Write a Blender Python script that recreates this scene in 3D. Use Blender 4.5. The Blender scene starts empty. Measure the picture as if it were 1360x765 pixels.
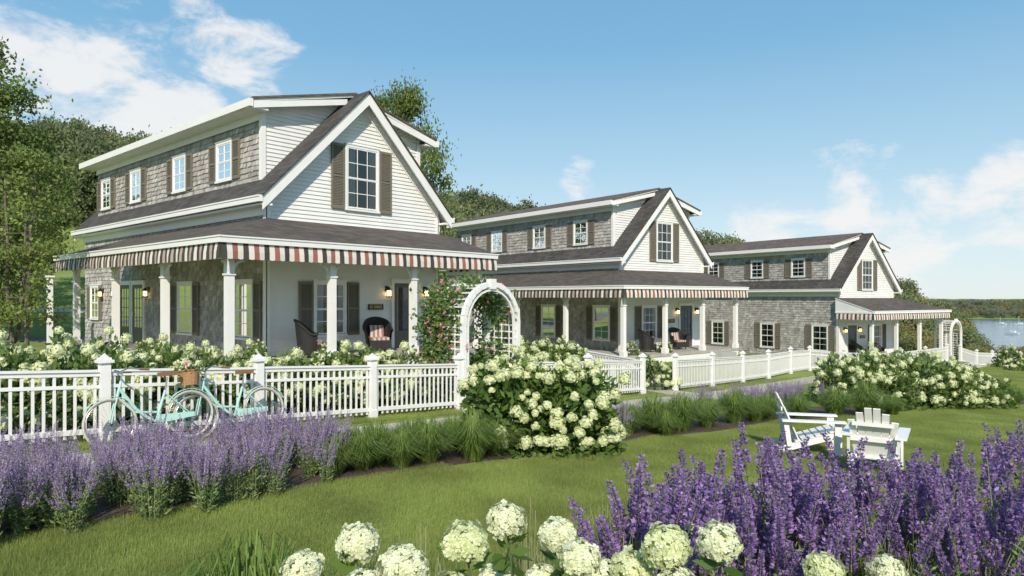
import bpy, math, numpy as np
from mathutils import Vector
rad=math.radians
def C(d,r): return (.75*d+.661*r, .661*d-.75*r)
def P(px,d): return C(d,(px-680)/907*d)
# ------------------------------------------------------------------ terrain
def ss(t): t=np.clip(t,0,1); return t*t*(3-2*t)
HOUSES=[((9.35,17.0),0.0,-1.6,False),((26.69,16.92),-10.1,-2.46,False),((43.67,12.41),-15.6,-3.75,True)]
def H(x,y):
    x=np.asarray(x,float); y=np.asarray(y,float)
    b=np.interp(x,[-500,-20,0,20,52,75,200,300],[-1.5,-1.3,-1.8,-3.0,-4.5,-6,-14.6,-18])
    for (o,ang,fl,mir) in HOUSES:
        a=rad(ang); dx=x-o[0]; dy=y-o[1]
        lx=dx*math.cos(a)+dy*math.sin(a); ly=-dx*math.sin(a)+dy*math.cos(a)
        xa,xb=(-.2,8.4) if mir else (-2.3,6.4)
        ex=np.maximum(np.maximum(xa-lx,lx-xb),0); ey=np.maximum(np.maximum(-2.3-ly,ly-15),0)
        w=1-ss(np.hypot(ex,ey)/4.0)
        b=b*(1-w)+(fl-.38)*w
    d=.75*x+.661*y; r=.661*x-.75*y
    a=r/np.maximum(d,1.)
    zr=170*np.interp(a,[-.9,-.75,-.5,-.3,-.05,.07,.31,.42,.55,.62,.67,.71,.8],[.225,.225,.205,.17,.138,.112,.07,.045,.020,.004,-.02,-.09,-.14])-8
    zr=zr+1.8*np.sin(x*.05)+1.5*np.sin(y*.043+1)
    zr=np.maximum(zr,-19)
    ds=np.interp(a,[-.9,-.5,-.2,.5],[38,40,60,80])
    t=np.clip((d-ds)/(170-ds),0,1); s=.4*ss(t)+.6*t
    s=np.where(d<1,0,s)
    h=b*(1-s)+zr*s
    h=np.where((d>185)&(a>.57),h-(d-185)*.06,h)
    far=-15.5+8.5*ss((d-390)/160)*(.75+.25*np.sin(r*.012+1)*np.sin(r*.031))
    h=np.where((d>385)&(a>.3),np.maximum(h,far),h)
    return h
def Hs(x,y): return float(H(x,y))
# ------------------------------------------------------------------ materials
MATS={}
def newmat(name):
    m=bpy.data.materials.new(name); m.use_nodes=True; MATS[name]=m
    nt=m.node_tree; b=nt.nodes['Principled BSDF']; return m,nt,b
def N(nt,t,**k):
    n=nt.nodes.new(t)
    for a,v in k.items(): setattr(n,a,v)
    return n
def flat(name,c,rough=.6,metal=0,var=.0,scale=8,bump=0,bscale=40,emit=None):
    m,nt,b=newmat(name)
    b.inputs['Roughness'].default_value=rough; b.inputs['Metallic'].default_value=metal
    b.inputs['Base Color'].default_value=(*c,1)
    if var>0:
        tc=N(nt,'ShaderNodeTexCoord'); nz=N(nt,'ShaderNodeTexNoise'); nz.inputs['Scale'].default_value=scale; nz.inputs['Detail'].default_value=6
        nt.links.new(tc.outputs['Object'],nz.inputs['Vector'])
        r=N(nt,'ShaderNodeValToRGB'); r.color_ramp.elements[0].position=.3; r.color_ramp.elements[1].position=.7
        r.color_ramp.elements[0].color=(*[v*(1-var) for v in c],1); r.color_ramp.elements[1].color=(*[min(1,v*(1+var)) for v in c],1)
        nt.links.new(nz.outputs['Fac'],r.inputs['Fac']); nt.links.new(r.outputs['Color'],b.inputs['Base Color'])
    if bump>0:
        tc=N(nt,'ShaderNodeTexCoord'); nz=N(nt,'ShaderNodeTexNoise'); nz.inputs['Scale'].default_value=bscale; nz.inputs['Detail'].default_value=4
        nt.links.new(tc.outputs['Object'],nz.inputs['Vector'])
        bp=N(nt,'ShaderNodeBump'); bp.inputs['Strength'].default_value=bump; bp.inputs['Distance'].default_value=.02
        nt.links.new(nz.outputs['Fac'],bp.inputs['Height']); nt.links.new(bp.outputs['Normal'],b.inputs['Normal'])
    if emit:
        b.inputs['Emission Color'].default_value=(*c,1); b.inputs['Emission Strength'].default_value=emit
    return m
def island(name,cols,rough=.6,trans=0.,noise=0,nscale=1.,k=1.):
    m,nt,b=newmat(name)
    g=N(nt,'ShaderNodeNewGeometry'); r=N(nt,'ShaderNodeValToRGB')
    el=r.color_ramp.elements
    while len(el)<len(cols): el.new(.5)
    for i,c in enumerate(cols):
        el[i].position=i/(len(cols)-1); el[i].color=(*[v*k for v in c],1)
    nt.links.new(g.outputs['Random Per Island'],r.inputs['Fac'])
    out=r.outputs['Color']
    if noise>0:
        nz=N(nt,'ShaderNodeTexNoise'); nz.inputs['Scale'].default_value=nscale; nz.inputs['Detail'].default_value=5
        nt.links.new(g.outputs['Position'],nz.inputs['Vector'])
        mr=N(nt,'ShaderNodeMapRange'); mr.inputs['From Min'].default_value=.3; mr.inputs['From Max'].default_value=.7
        mr.inputs['To Min'].default_value=1-noise; mr.inputs['To Max'].default_value=1+noise
        nt.links.new(nz.outputs['Fac'],mr.inputs['Value'])
        vm=N(nt,'ShaderNodeVectorMath',operation='SCALE'); nt.links.new(out,vm.inputs[0]); nt.links.new(mr.outputs['Result'],vm.inputs['Scale'])
        out=vm.outputs['Vector']
    nt.links.new(out,b.inputs['Base Color']); b.inputs['Roughness'].default_value=rough
    b.inputs['Specular IOR Level'].default_value=.3
    if trans>0:
        tr=N(nt,'ShaderNodeBsdfTranslucent'); nt.links.new(out,tr.inputs['Color'])
        mx=N(nt,'ShaderNodeMixShader'); mx.inputs[0].default_value=trans
        nt.links.new(b.outputs[0],mx.inputs[1]); nt.links.new(tr.outputs[0],mx.inputs[2])
        nt.links.new(mx.outputs[0],nt.nodes['Material Output'].inputs['Surface'])
    return m
flat('white_trim',(.78,.77,.75),.45,var=.03,scale=3)
flat('white_siding',(.74,.735,.72),.5,var=.05,scale=1.5)
flat('white_fence',(.78,.77,.75),.5,var=.04,scale=4)
island('shingle',[(.28,.262,.245),(.38,.36,.335),(.45,.425,.395),(.32,.30,.282),(.53,.50,.465)],.85,0,.24,2.5)
flat('shingle_back',(.09,.085,.08),.9)
flat('shutter',(.175,.152,.118),.6,var=.08,scale=6)
flat('door_dark',(.09,.08,.07),.4)
flat('room_dark',(.06,.055,.045),.9)  # flat panel behind the glass, shade of the unlit room put into its colour
island('curtain',[(.50,.48,.44),(.66,.63,.58)],.9,.2)
flat('deck',(.38,.35,.31),.7,var=.15,scale=4)
flat('ceiling',(.78,.79,.78),.6)
flat('awn_dark',(.05,.045,.045),.8); flat('awn_white',(.66,.62,.56),.8); flat('awn_rust',(.30,.115,.085),.8); flat('awn_tan',(.42,.32,.26),.8)
flat('black_metal',(.02,.02,.02),.4,.3); flat('steel',(.55,.55,.55),.25,1.0)
flat('bike_paint',(.42,.66,.60),.25); flat('rubber',(.03,.03,.03),.7); flat('tire_cream',(.5,.47,.40),.6)
flat('leather',(.22,.12,.06),.5); flat('wicker_basket',(.33,.19,.09),.8,var=.3,scale=60)
flat('wicker',(.018,.017,.016),.45,bump=1,bscale=90); flat('cushion_stripe',(.26,.15,.13),.9); flat('cushion_pale',(.50,.44,.39),.9)
flat('lamp_glow',(1,.62,.25),.5,emit=5)
flat('sign_gold',(.65,.42,.12),.4)
flat('bark',(.15,.12,.10),.9,var=.35,scale=10,bump=1,bscale=18)
flat('mulch',(.08,.055,.038),.95,var=.5,scale=25,bump=1,bscale=60)
flat('path',(.52,.47,.40),.9,var=.18,scale=18,bump=.6,bscale=90)
flat('asphalt',(.13,.125,.12),.9,var=.2,scale=10)
flat('concrete',(.4,.39,.37),.85,var=.1)
flat('boat_hull',(.75,.75,.75),.3)
island('leaf_shrub',[(.07,.13,.026),(.12,.20,.042),(.17,.26,.065),(.09,.165,.04)],.5,.35)
island('leaf_shrub_far',[(.085,.15,.035),(.14,.21,.055),(.19,.26,.075),(.105,.17,.045)],.5,.35)
island('leaf_tree',[(.10,.15,.035),(.15,.205,.05),(.20,.25,.07),(.12,.175,.042)],.55,.4,.35,.4)
island('leaf_tree_light',[(.14,.19,.045),(.20,.26,.065),(.26,.31,.09),(.165,.22,.055)],.55,.42,.3,.8)
island('leaf_forest_haze',[(.13,.175,.085),(.18,.225,.10),(.24,.265,.125),(.15,.19,.09)],.7,.35,.4,.05)  # hill trees, aerial haze mixed into the leaf colours
island('leaf_autumn',[(.19,.22,.085),(.29,.27,.10),(.35,.27,.11),(.17,.20,.085)],.7,.35,.35,.05)
island('leaf_distant_haze',[(.15,.19,.13),(.20,.225,.15),(.26,.25,.16)],.8,.3,.3,.03)  # far shore trees, paler and bluer: distance haze painted into the leaves
island('leaf_rose',[(.08,.15,.035),(.135,.22,.05),(.19,.27,.075)],.5,.35)
island('petal_pink',[(.65,.16,.24),(.75,.32,.40),(.8,.58,.58)],.6,.25)
island('petal_cream',[(.64,.69,.40),(.75,.78,.54),(.81,.82,.64),(.70,.73,.46)],.7,.25)
island('petal_lime',[(.56,.64,.30),(.70,.74,.42),(.80,.81,.56),(.63,.69,.37)],.7,.3)
island('petal_violet',[(.32,.19,.46),(.47,.32,.60),(.60,.45,.70),(.24,.13,.36)],.7,.3)
island('petal_deep',[(.19,.10,.29),(.30,.18,.43),(.46,.32,.58),(.13,.07,.21)],.7,.3)
island('stem_green',[(.12,.18,.06),(.18,.24,.09),(.24,.29,.13)],.6,.2)
island('leaf_sage',[(.13,.20,.07),(.20,.28,.10),(.28,.34,.15)],.6,.3)
island('grass_orn',[(.12,.20,.04),(.19,.28,.065),(.27,.35,.10)],.5,.4)
island('grass_tan',[(.19,.23,.09),(.29,.30,.14),(.37,.35,.20)],.6,.3)
island('grass_blade',[(.19,.25,.06),(.26,.33,.08),(.33,.39,.11),(.38,.41,.15)],.5,.42,.25,.9)
def lawnmat():
    m,nt,b=newmat('lawn')
    g=N(nt,'ShaderNodeNewGeometry')
    n1=N(nt,'ShaderNodeTexNoise'); n1.inputs['Scale'].default_value=.35; n1.inputs['Detail'].default_value=8; n1.inputs['Roughness'].default_value=.7
    n2=N(nt,'ShaderNodeTexNoise'); n2.inputs['Scale'].default_value=30; n2.inputs['Detail'].default_value=6
    for n in(n1,n2): nt.links.new(g.outputs['Position'],n.inputs['Vector'])
    r=N(nt,'ShaderNodeValToRGB'); e=r.color_ramp.elements
    e[0].position=.35; e[0].color=(.15,.20,.05,1); e[1].position=.68; e[1].color=(.27,.31,.095,1)
    mx=N(nt,'ShaderNodeMix',data_type='FLOAT'); mx.inputs[0].default_value=.4
    nt.links.new(n1.outputs['Fac'],mx.inputs[2]); nt.links.new(n2.outputs['Fac'],mx.inputs[3])
    nt.links.new(mx.outputs[0],r.inputs['Fac']); nt.links.new(r.outputs['Color'],b.inputs['Base Color'])
    b.inputs['Roughness'].default_value=.95; b.inputs['Specular IOR Level'].default_value=.1
    bp=N(nt,'ShaderNodeBump'); bp.inputs['Strength'].default_value=.6; bp.inputs['Distance'].default_value=.03
    nt.links.new(n2.outputs['Fac'],bp.inputs['Height']); nt.links.new(bp.outputs['Normal'],b.inputs['Normal'])
lawnmat()
def roofmat(name,c,zs):
    m,nt,b=newmat(name)
    tc=N(nt,'ShaderNodeTexCoord'); sp=N(nt,'ShaderNodeSeparateXYZ'); nt.links.new(tc.outputs['Object'],sp.inputs[0])
    ad=N(nt,'ShaderNodeMath',operation='ADD'); nt.links.new(sp.outputs[0],ad.inputs[0]); nt.links.new(sp.outputs[1],ad.inputs[1])
    mu=N(nt,'ShaderNodeMath',operation='MULTIPLY'); mu.inputs[1].default_value=zs; nt.links.new(sp.outputs[2],mu.inputs[0])
    cb=N(nt,'ShaderNodeCombineXYZ'); nt.links.new(ad.outputs[0],cb.inputs[0]); nt.links.new(mu.outputs[0],cb.inputs[1])
    br=N(nt,'ShaderNodeTexBrick'); br.inputs['Scale'].default_value=1; br.inputs['Brick Width'].default_value=.25; br.inputs['Row Height'].default_value=.14
    br.inputs['Mortar Size'].default_value=.008; br.inputs['Color1'].default_value=(*[v*.7 for v in c],1); br.inputs['Color2'].default_value=(*[v*1.35 for v in c],1); br.inputs['Mortar'].default_value=(*[v*.4 for v in c],1)
    nt.links.new(cb.outputs[0],br.inputs['Vector'])
    nz=N(nt,'ShaderNodeTexNoise'); nz.inputs['Scale'].default_value=1.2; nz.inputs['Detail'].default_value=8; nt.links.new(tc.outputs['Object'],nz.inputs['Vector'])
    mr=N(nt,'ShaderNodeMapRange'); mr.inputs['To Min'].default_value=.6; mr.inputs['To Max'].default_value=1.4; nt.links.new(nz.outputs['Fac'],mr.inputs['Value'])
    vm=N(nt,'ShaderNodeVectorMath',operation='SCALE'); nt.links.new(br.outputs['Color'],vm.inputs[0]); nt.links.new(mr.outputs['Result'],vm.inputs['Scale'])
    nt.links.new(vm.outputs['Vector'],b.inputs['Base Color']); b.inputs['Roughness'].default_value=.9
    bp=N(nt,'ShaderNodeBump'); bp.inputs['Strength'].default_value=.6; bp.inputs['Distance'].default_value=.012; bp.invert=True
    nt.links.new(br.outputs['Fac'],bp.inputs['Height']); nt.links.new(bp.outputs['Normal'],b.inputs['Normal'])
roofmat('roof_main',(.065,.06,.057),1.4); roofmat('roof_porch',(.095,.078,.066),3.3); roofmat('roof_dormer',(.13,.095,.075),4.)
def glassmat():
    m,nt,b=newmat('glass')
    gl=N(nt,'ShaderNodeBsdfGlossy'); gl.inputs['Roughness'].default_value=.02; gl.inputs['Color'].default_value=(.95,.95,.95,1)
    tr=N(nt,'ShaderNodeBsdfTransparent'); tr.inputs['Color'].default_value=(.88,.9,.88,1)
    lw=N(nt,'ShaderNodeFresnel'); lw.inputs['IOR'].default_value=1.8
    mx=N(nt,'ShaderNodeMixShader'); nt.links.new(lw.outputs[0],mx.inputs[0]); nt.links.new(tr.outputs[0],mx.inputs[1]); nt.links.new(gl.outputs[0],mx.inputs[2])
    nt.links.new(mx.outputs[0],nt.nodes['Material Output'].inputs['Surface'])
glassmat()
def watermat():
    m,nt,b=newmat('water')
    b.inputs['Base Color'].default_value=(.06,.15,.22,1); b.inputs['Roughness'].default_value=.15
    g=N(nt,'ShaderNodeNewGeometry'); nz=N(nt,'ShaderNodeTexNoise'); nz.inputs['Scale'].default_value=.4; nz.inputs['Detail'].default_value=5
    nt.links.new(g.outputs['Position'],nz.inputs['Vector']); bp=N(nt,'ShaderNodeBump'); bp.inputs['Strength'].default_value=.4; bp.inputs['Distance'].default_value=.4
    nt.links.new(nz.outputs['Fac'],bp.inputs['Height']); nt.links.new(bp.outputs['Normal'],b.inputs['Normal'])
watermat()
# ------------------------------------------------------------------ mesh builders
SC=bpy.context.scene.collection
def link(o,parent=None):
    SC.objects.link(o)
    if parent: o.parent=parent
    return o
def empty(name,loc=(0,0,0),rz=0,scale=(1,1,1),parent=None):
    e=bpy.data.objects.new(name,None); e.location=loc; e.rotation_euler=(0,0,rz); e.scale=scale; e.empty_display_size=.2
    return link(e,parent)
def quad_mesh(name,V,mi,mats,smooth=False):
    V=np.asarray(V,np.float32).reshape(-1,4,3); n=len(V)
    me=bpy.data.meshes.new(name)
    me.vertices.add(4*n); me.vertices.foreach_set('co',V.ravel())
    me.loops.add(4*n); me.loops.foreach_set('vertex_index',np.arange(4*n,dtype=np.int32))
    me.polygons.add(n); me.polygons.foreach_set('loop_start',np.arange(0,4*n,4,dtype=np.int32))
    me.polygons.foreach_set('material_index',np.asarray(mi,np.int32))
    for m in mats: me.materials.append(MATS[m])
    me.update(calc_edges=True)
    return me
def tubeq(p0,p1,r0,r1,n=6,ends=False):
    p0=np.array(p0,float); p1=np.array(p1,float); d=p1-p0; L=np.linalg.norm(d)+1e-9; d/=L
    a=np.array([0,0,1.]) if abs(d[2])<.9 else np.array([1.,0,0]); u=np.cross(d,a); u/=np.linalg.norm(u); v=np.cross(d,u)
    th=np.linspace(0,2*np.pi,n+1); c=np.cos(th)[:,None]*u+np.sin(th)[:,None]*v
    A=p0+c*r0; B=p1+c*r1
    return np.stack([A[:-1],A[1:],B[1:],B[:-1]],1)
class MB:
    def __init__(s): s.q=[]; s.m=[]
    def quad(s,a,b,c,d,m): s.q.append([a,b,c,d]); s.m.append(m)
    def add(s,Q,m):
        for q in Q: s.q.append(q.tolist()); s.m.append(m)
    def hexa(s,p,m):
        for f in((0,1,2,3),(4,7,6,5),(0,4,5,1),(1,5,6,2),(2,6,7,3),(3,7,4,0)):
            s.quad(p[f[0]],p[f[1]],p[f[2]],p[f[3]],m)
    def box(s,x0,x1,y0,y1,z0,z1,m):
        s.hexa([(x0,y0,z0),(x1,y0,z0),(x1,y1,z0),(x0,y1,z0),(x0,y0,z1),(x1,y0,z1),(x1,y1,z1),(x0,y1,z1)],m)
    def beam(s,p0,p1,w,h,m,side=None):
        p0=Vector(p0); p1=Vector(p1); d=(p1-p0).normalized()
        if side is None: sd=d.cross(Vector((0,0,1)))
        else: sd=Vector(side)-d*Vector(side).dot(d)
        if sd.length<1e-4: sd=Vector((1,0,0))
        sd.normalize(); up=sd.cross(d).normalized(); a=sd*w/2; b=up*h/2
        pts=[p0-a-b,p0+a-b,p0+a+b,p0-a+b,p1-a-b,p1+a-b,p1+a+b,p1-a+b]
        s.hexa([tuple(q) for q in pts],m)
    def tube(s,p0,p1,r0,m,r1=None,n=8): s.add(tubeq(p0,p1,r0,r0 if r1 is None else r1,n),m)
    def poly(s,pts,r,m,n=8):
        for a,b in zip(pts[:-1],pts[1:]): s.tube(a,b,r,m,n=n)
    def obj(s,name,parent=None,loc=(0,0,0),rz=0,bevel=0):
        ms=sorted(set(s.m)); ix={k:i for i,k in enumerate(ms)}
        me=quad_mesh(name,s.q,[ix[k] for k in s.m],ms)
        o=bpy.data.objects.new(name,me); o.location=loc; o.rotation_euler=(0,0,rz)
        return link(o,parent)
class VB:
    def __init__(s): s.q=[]; s.m=[]
    def add(s,Q,m):
        if len(Q): s.q.append(np.asarray(Q,np.float32)); s.m+= [m]*len(Q)
    def mesh(s,name):
        ms=sorted(set(s.m)); ix={k:i for i,k in enumerate(ms)}
        return quad_mesh(name,np.concatenate(s.q),[ix[k] for k in s.m],ms)
def inst(name,me,loc,rz=0,sc=1,parent=None,tilt=0):
    o=bpy.data.objects.new(name,me); o.location=loc; o.rotation_euler=(0,tilt,rz)
    o.scale=(sc,sc,sc) if np.isscalar(sc) else sc
    return link(o,parent)
def unit(v): return v/(np.linalg.norm(v,axis=-1,keepdims=True)+1e-9)
def leafq(Pt,L,W,rng,up=0.,dirs=None):
    n=len(Pt); t=unit(rng.normal(size=(n,3))+np.array([0,0,up])) if dirs is None else unit(dirs)
    s=unit(np.cross(t,rng.normal(size=(n,3))))
    L=np.broadcast_to(L,(n,))[:,None]*rng.uniform(.7,1.25,(n,1)); W=np.broadcast_to(W,(n,))[:,None]*rng.uniform(.7,1.2,(n,1))
    return np.stack([Pt,Pt+t*L*.45+s*W/2,Pt+t*L,Pt+t*L*.45-s*W/2],1)
# ------------------------------------------------------------------ terrain mesh
def ground():
    rr=np.concatenate([[0.],np.geomspace(.8,4500,190)])
    th=np.concatenate([np.linspace(-np.pi,-1.1,40,endpoint=False),np.linspace(-1.1,1.1,260,endpoint=False),np.linspace(1.1,np.pi,41)])
    R,T=np.meshgrid(rr,th,indexing='ij')
    d=R*np.cos(T); r=R*np.sin(T); x=.75*d+.661*r; y=.661*d-.75*r; z=H(x,y)
    V=np.stack([x,y,z],-1); nr,nt_=x.shape
    idx=np.arange(nr*nt_).reshape(nr,nt_)
    f=np.stack([idx[:-1,:-1],idx[:-1,1:],idx[1:,1:],idx[1:,:-1]],-1).reshape(-1,4)
    me=bpy.data.meshes.new('ground'); me.from_pydata(V.reshape(-1,3).tolist(),[],f.tolist()); me.materials.append(MATS['lawn'])
    for p in me.polygons: p.use_smooth=True
    link(bpy.data.objects.new('ground',me))
ground()
wm=MB(); wm.quad((-500,-3000,-14),(4500,-3000,-14),(4500,3000,-14),(-500,3000,-14),'water'); wm.obj('water')
def strip(name,pts,w,m,off=.03,step=.4):
    pts=[np.array(p,float) for p in pts]; b=MB()
    cl=[]
    for a,c in zip(pts[:-1],pts[1:]):
        n=max(1,int(np.linalg.norm(c-a)/step)); cl+=[a+(c-a)*i/n for i in range(n)]
    cl.append(pts[-1]); cl=np.array(cl)
    k=5
    for _ in range(2): cl[1:-1]=(cl[:-2]+cl[1:-1]*2+cl[2:])/4
    tg=unit(np.gradient(cl,axis=0)); nr=np.stack([-tg[:,1],tg[:,0]],1)
    us=np.linspace(-w/2,w/2,k+1)
    rng=np.random.default_rng(3)
    jit=rng.uniform(-.05,.05,(len(cl),2))
    def pt(i,j):
        u=us[j]+(jit[i,0] if j==0 else jit[i,1] if j==k else 0); q=cl[i]+nr[i]*u
        return (q[0],q[1],Hs(q[0],q[1])+off)
    for i in range(len(cl)-1):
        for j in range(k): b.quad(pt(i,j),pt(i,j+1),pt(i+1,j+1),pt(i+1,j),m)
        for j in (0,k):
            a_,b_=pt(i,j),pt(i+1,j); b.quad(a_,b_,(b_[0],b_[1],b_[2]-.12),(a_[0],a_[1],a_[2]-.12),m)
    return b.obj(name)
strip('path',[(-12,9.1),(12,9.1),(19,9.0),(33,9.6),(52,6.3),(64,4)],1.05,'path')
strip('path',[(11.12,9.3),(11.12,14.8)],1.2,'path',.034)
strip('path',[(18.6,9.3),(19.6,11.5),(25,14.4)],1.2,'path',.034)
a=P(-60,37); b_=P(130,40); strip('road',[P(-400,36),a,b_,P(300,42)],3.2,'asphalt',.05)
strip('path',[P(-400,47),P(-60,48),P(130,50)],1.2,'path',.05)
def bedline(x): return np.interp(x,[-3,5,11,15,19,23,29,40],[7.35,7.2,6.6,6.1,5.3,4.3,1.6,-3])
strip('mulch_bed',[(x,float(bedline(x))) for x in(-3,1,5,8,11,15,19,23,29)],1.45,'mulch',.02)
strip('mulch_bed',[(-4,12.2),(10,12.4)],1.6,'mulch',.02)
# ------------------------------------------------------------------ house
W_,L_=6.15,14.3
class Fr:
    def __init__(s,o,u,n): s.o=o; s.u=u; s.n=n
    def p(s,u,z,n): return (s.o[0]+s.u[0]*u+s.n[0]*n, s.o[1]+s.u[1]*u+s.n[1]*n, z)
    def box(s,b,u0,u1,z0,z1,n0,n1,m):
        b.hexa([s.p(u0,z0,n0),s.p(u1,z0,n0),s.p(u1,z0,n1),s.p(u0,z0,n1),s.p(u0,z1,n0),s.p(u1,z1,n0),s.p(u1,z1,n1),s.p(u0,z1,n1)],m)
def laps(b,f,xl,xr,z0,z1,ex=.115,m='white_siding'):
    z=z0
    while z<z1-1e-3:
        zt=min(z+ex,z1); a0,a1,c0,c1=xl(z),xr(z),xl(zt),xr(zt)
        if a1-a0>.01:
            if c1<c0: c0=c1=(c0+c1)/2
            b.quad(f.p(a0,z,.031),f.p(a1,z,.031),f.p(c1,zt,.007),f.p(c0,zt,.007),m)
            b.quad(f.p(a0,z,0),f.p(a1,z,0),f.p(a1,z,.031),f.p(a0,z,.031),m)
        z+=ex
def shingles(b,f,u0,u1,z0,z1,rng,ex=.15):
    z=z0
    while z<z1-.01:
        zt=min(z+ex+.03,z1); u=u0
        while u<u1-.001:
            w=rng.uniform(.09,.21); ue=min(u+w,u1)
            zb=z+rng.uniform(-.016,.016); n0=rng.uniform(.026,.046)
            b.quad(f.p(u+.003,zb,n0),f.p(ue-.003,zb,n0),f.p(ue-.003,zt,.008),f.p(u+.003,zt,.008),'shingle')
            b.quad(f.p(u+.003,zb,0.001),f.p(ue-.003,zb,0.001),f.p(ue-.003,zb,n0),f.p(u+.003,zb,n0),'shingle')
            u=ue
        z+=ex
def window(b,f,uc,z0,z1,w,sh=.42,cols=3,curt=True,rng=None,shl=True,shr=True):
    u0,u1=uc-w/2,uc+w/2; t=.075
    f.box(b,u0-t,u0,z0-.02,z1+t,.0,.075,'white_trim'); f.box(b,u1,u1+t,z0-.02,z1+t,.0,.075,'white_trim')
    f.box(b,u0,u1,z1,z1+t,.0,.075,'white_trim'); f.box(b,u0-t-.02,u1+t+.02,z0-.08,z0-.021,.0,.10,'white_trim')
    f.box(b,u0-t-.02,u1+t+.02,z1+t+.001,z1+t+.03,.0,.095,'white_trim')
    b.quad(f.p(u0,z0,.038),f.p(u1,z0,.038),f.p(u1,z1,.038),f.p(u0,z1,.038),'room_dark')
    if curt:
        for sgn in(0,1):
            cw=w*.27; ua=u0 if sgn==0 else u1-cw; k=8
            for i in range(k):
                a_=ua+cw*i/k; c_=ua+cw*(i+1)/k; na=.040+.005*(i%2); nc=.040+.005*((i+1)%2)
                b.quad(f.p(a_,z0,na),f.p(c_,z0,nc),f.p(c_,z1,nc),f.p(a_,z1,na),'curtain')
    zm=(z0+z1)/2; s=.04
    for(za,zb,nn) in((z0,zm,.056),(zm-.02,z1,.063)):
        f.box(b,u0,u0+s,za,zb,.045,nn,'white_trim'); f.box(b,u1-s,u1,za,zb,.045,nn,'white_trim')
        f.box(b,u0+s,u1-s,za,za+s,.045,nn,'white_trim'); f.box(b,u0+s,u1-s,zb-s,zb,.045,nn,'white_trim')
        for i in range(1,cols):
            uu=u0+w*i/cols; f.box(b,uu-.011,uu+.011,za+s,zb-s,.045,nn-.003,'white_trim')
        zz=(za+zb)/2; f.box(b,u0+s,u1-s,zz-.011,zz+.011,.045,nn-.005,'white_trim')
    b.quad(f.p(u0+.01,z0+.01,.0485),f.p(u1-.01,z0+.01,.0485),f.p(u1-.01,z1-.01,.0485),f.p(u0+.01,z1-.01,.0485),'glass')
    if sh:
        for side in(0,1):
            if (side==0 and not shl) or(side==1 and not shr): continue
            a_=u0-t-.03-sh if side==0 else u1+t+.03; c_=a_+sh
            f.box(b,a_,a_+.05,z0-.06,z1+.05,.03,.085,'shutter'); f.box(b,c_-.05,c_,z0-.06,z1+.05,.03,.085,'shutter')
            for(zz0,zz1) in((z0-.06,z0+.02),(zm-.03,zm+.03),(z1-.03,z1+.05)): f.box(b,a_+.05,c_-.05,zz0,zz1,.03,.083,'shutter')
            z=z0+.02
            while z<z1-.05:
                if abs(z+.02-zm)>.05:
                    b.quad(f.p(a_+.05,z,.076),f.p(c_-.05,z,.076),f.p(c_-.05,z+.045,.05),f.p(a_+.05,z+.045,.05),'shutter')
                z+=.045
            b.quad(f.p(a_+.05,z0,.046),f.p(c_-.05,z0,.046),f.p(c_-.05,z1,.046),f.p(a_+.05,z1,.046),'shutter')
def door(b,f,uc,w=.95,h=2.05):
    u0,u1=uc-w/2,uc+w/2
    f.box(b,u0-.1,u0,0.01,h+.1,0,.08,'white_trim'); f.box(b,u1,u1+.1,0.01,h+.1,0,.08,'white_trim'); f.box(b,u0,u1,h,h+.1,0,.08,'white_trim')
    f.box(b,u0-.13,u1+.13,h+.101,h+.14,0,.1,'white_trim')
    f.box(b,u0,u0+.12,.02,h,.02,.06,'door_dark'); f.box(b,u1-.12,u1,.02,h,.02,.06,'door_dark')
    f.box(b,u0+.12,u1-.12,.02,.55,.02,.055,'door_dark'); f.box(b,u0+.12,u1-.12,h-.14,h,.02,.06,'door_dark')
    b.quad(f.p(u0+.12,.5,.038),f.p(u1-.12,.5,.038),f.p(u1-.12,h-.14,.038),f.p(u0+.12,h-.14,.038),'room_dark')
    b.quad(f.p(u0+.12,.55,.047),f.p(u1-.12,.55,.047),f.p(u1-.12,h-.14,.047),f.p(u0+.12,h-.14,.047),'glass')
    for i in(1,2): uu=u0+.12+(w-.24)*i/3; f.box(b,uu-.012,uu+.012,.55,h-.14,.04,.056,'door_dark')
    for i in(1,2,3): zz=.55+(h-.69)*i/4; f.box(b,u0+.12,u1-.12,zz-.012,zz+.012,.04,.054,'door_dark')
    f.box(b,u1-.08,u1-.05,.95,1.1,.06,.1,'steel')
def lantern(b,f,u,z):
    f.box(b,u-.05,u+.05,z+.02,z+.2,0.02,.05,'black_metal')
    f.box(b,u-.015,u+.015,z+.16,z+.19,.05,.16,'black_metal')
    f.box(b,u-.045,u+.045,z-.10,z+.06,.11,.20,'lamp_glow')
    for a_ in(-.062,.052): 
        for n_ in(.095,.208): f.box(b,u+a_,u+a_+.012,z-.13,z+.11,n_,n_+.012,'black_metal')
    f.box(b,u-.075,u+.075,z+.1,z+.125,.08,.23,'black_metal'); f.box(b,u-.04,u+.04,z+.125,z+.16,.12,.19,'black_metal'); f.box(b,u-.07,u+.07,z-.15,z-.125,.085,.225,'black_metal')
SL=1.015
def rz_(x): return 4.35+(x+.25)*SL
def dz_(x): return 6.95+(x+.2)*.235
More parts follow.
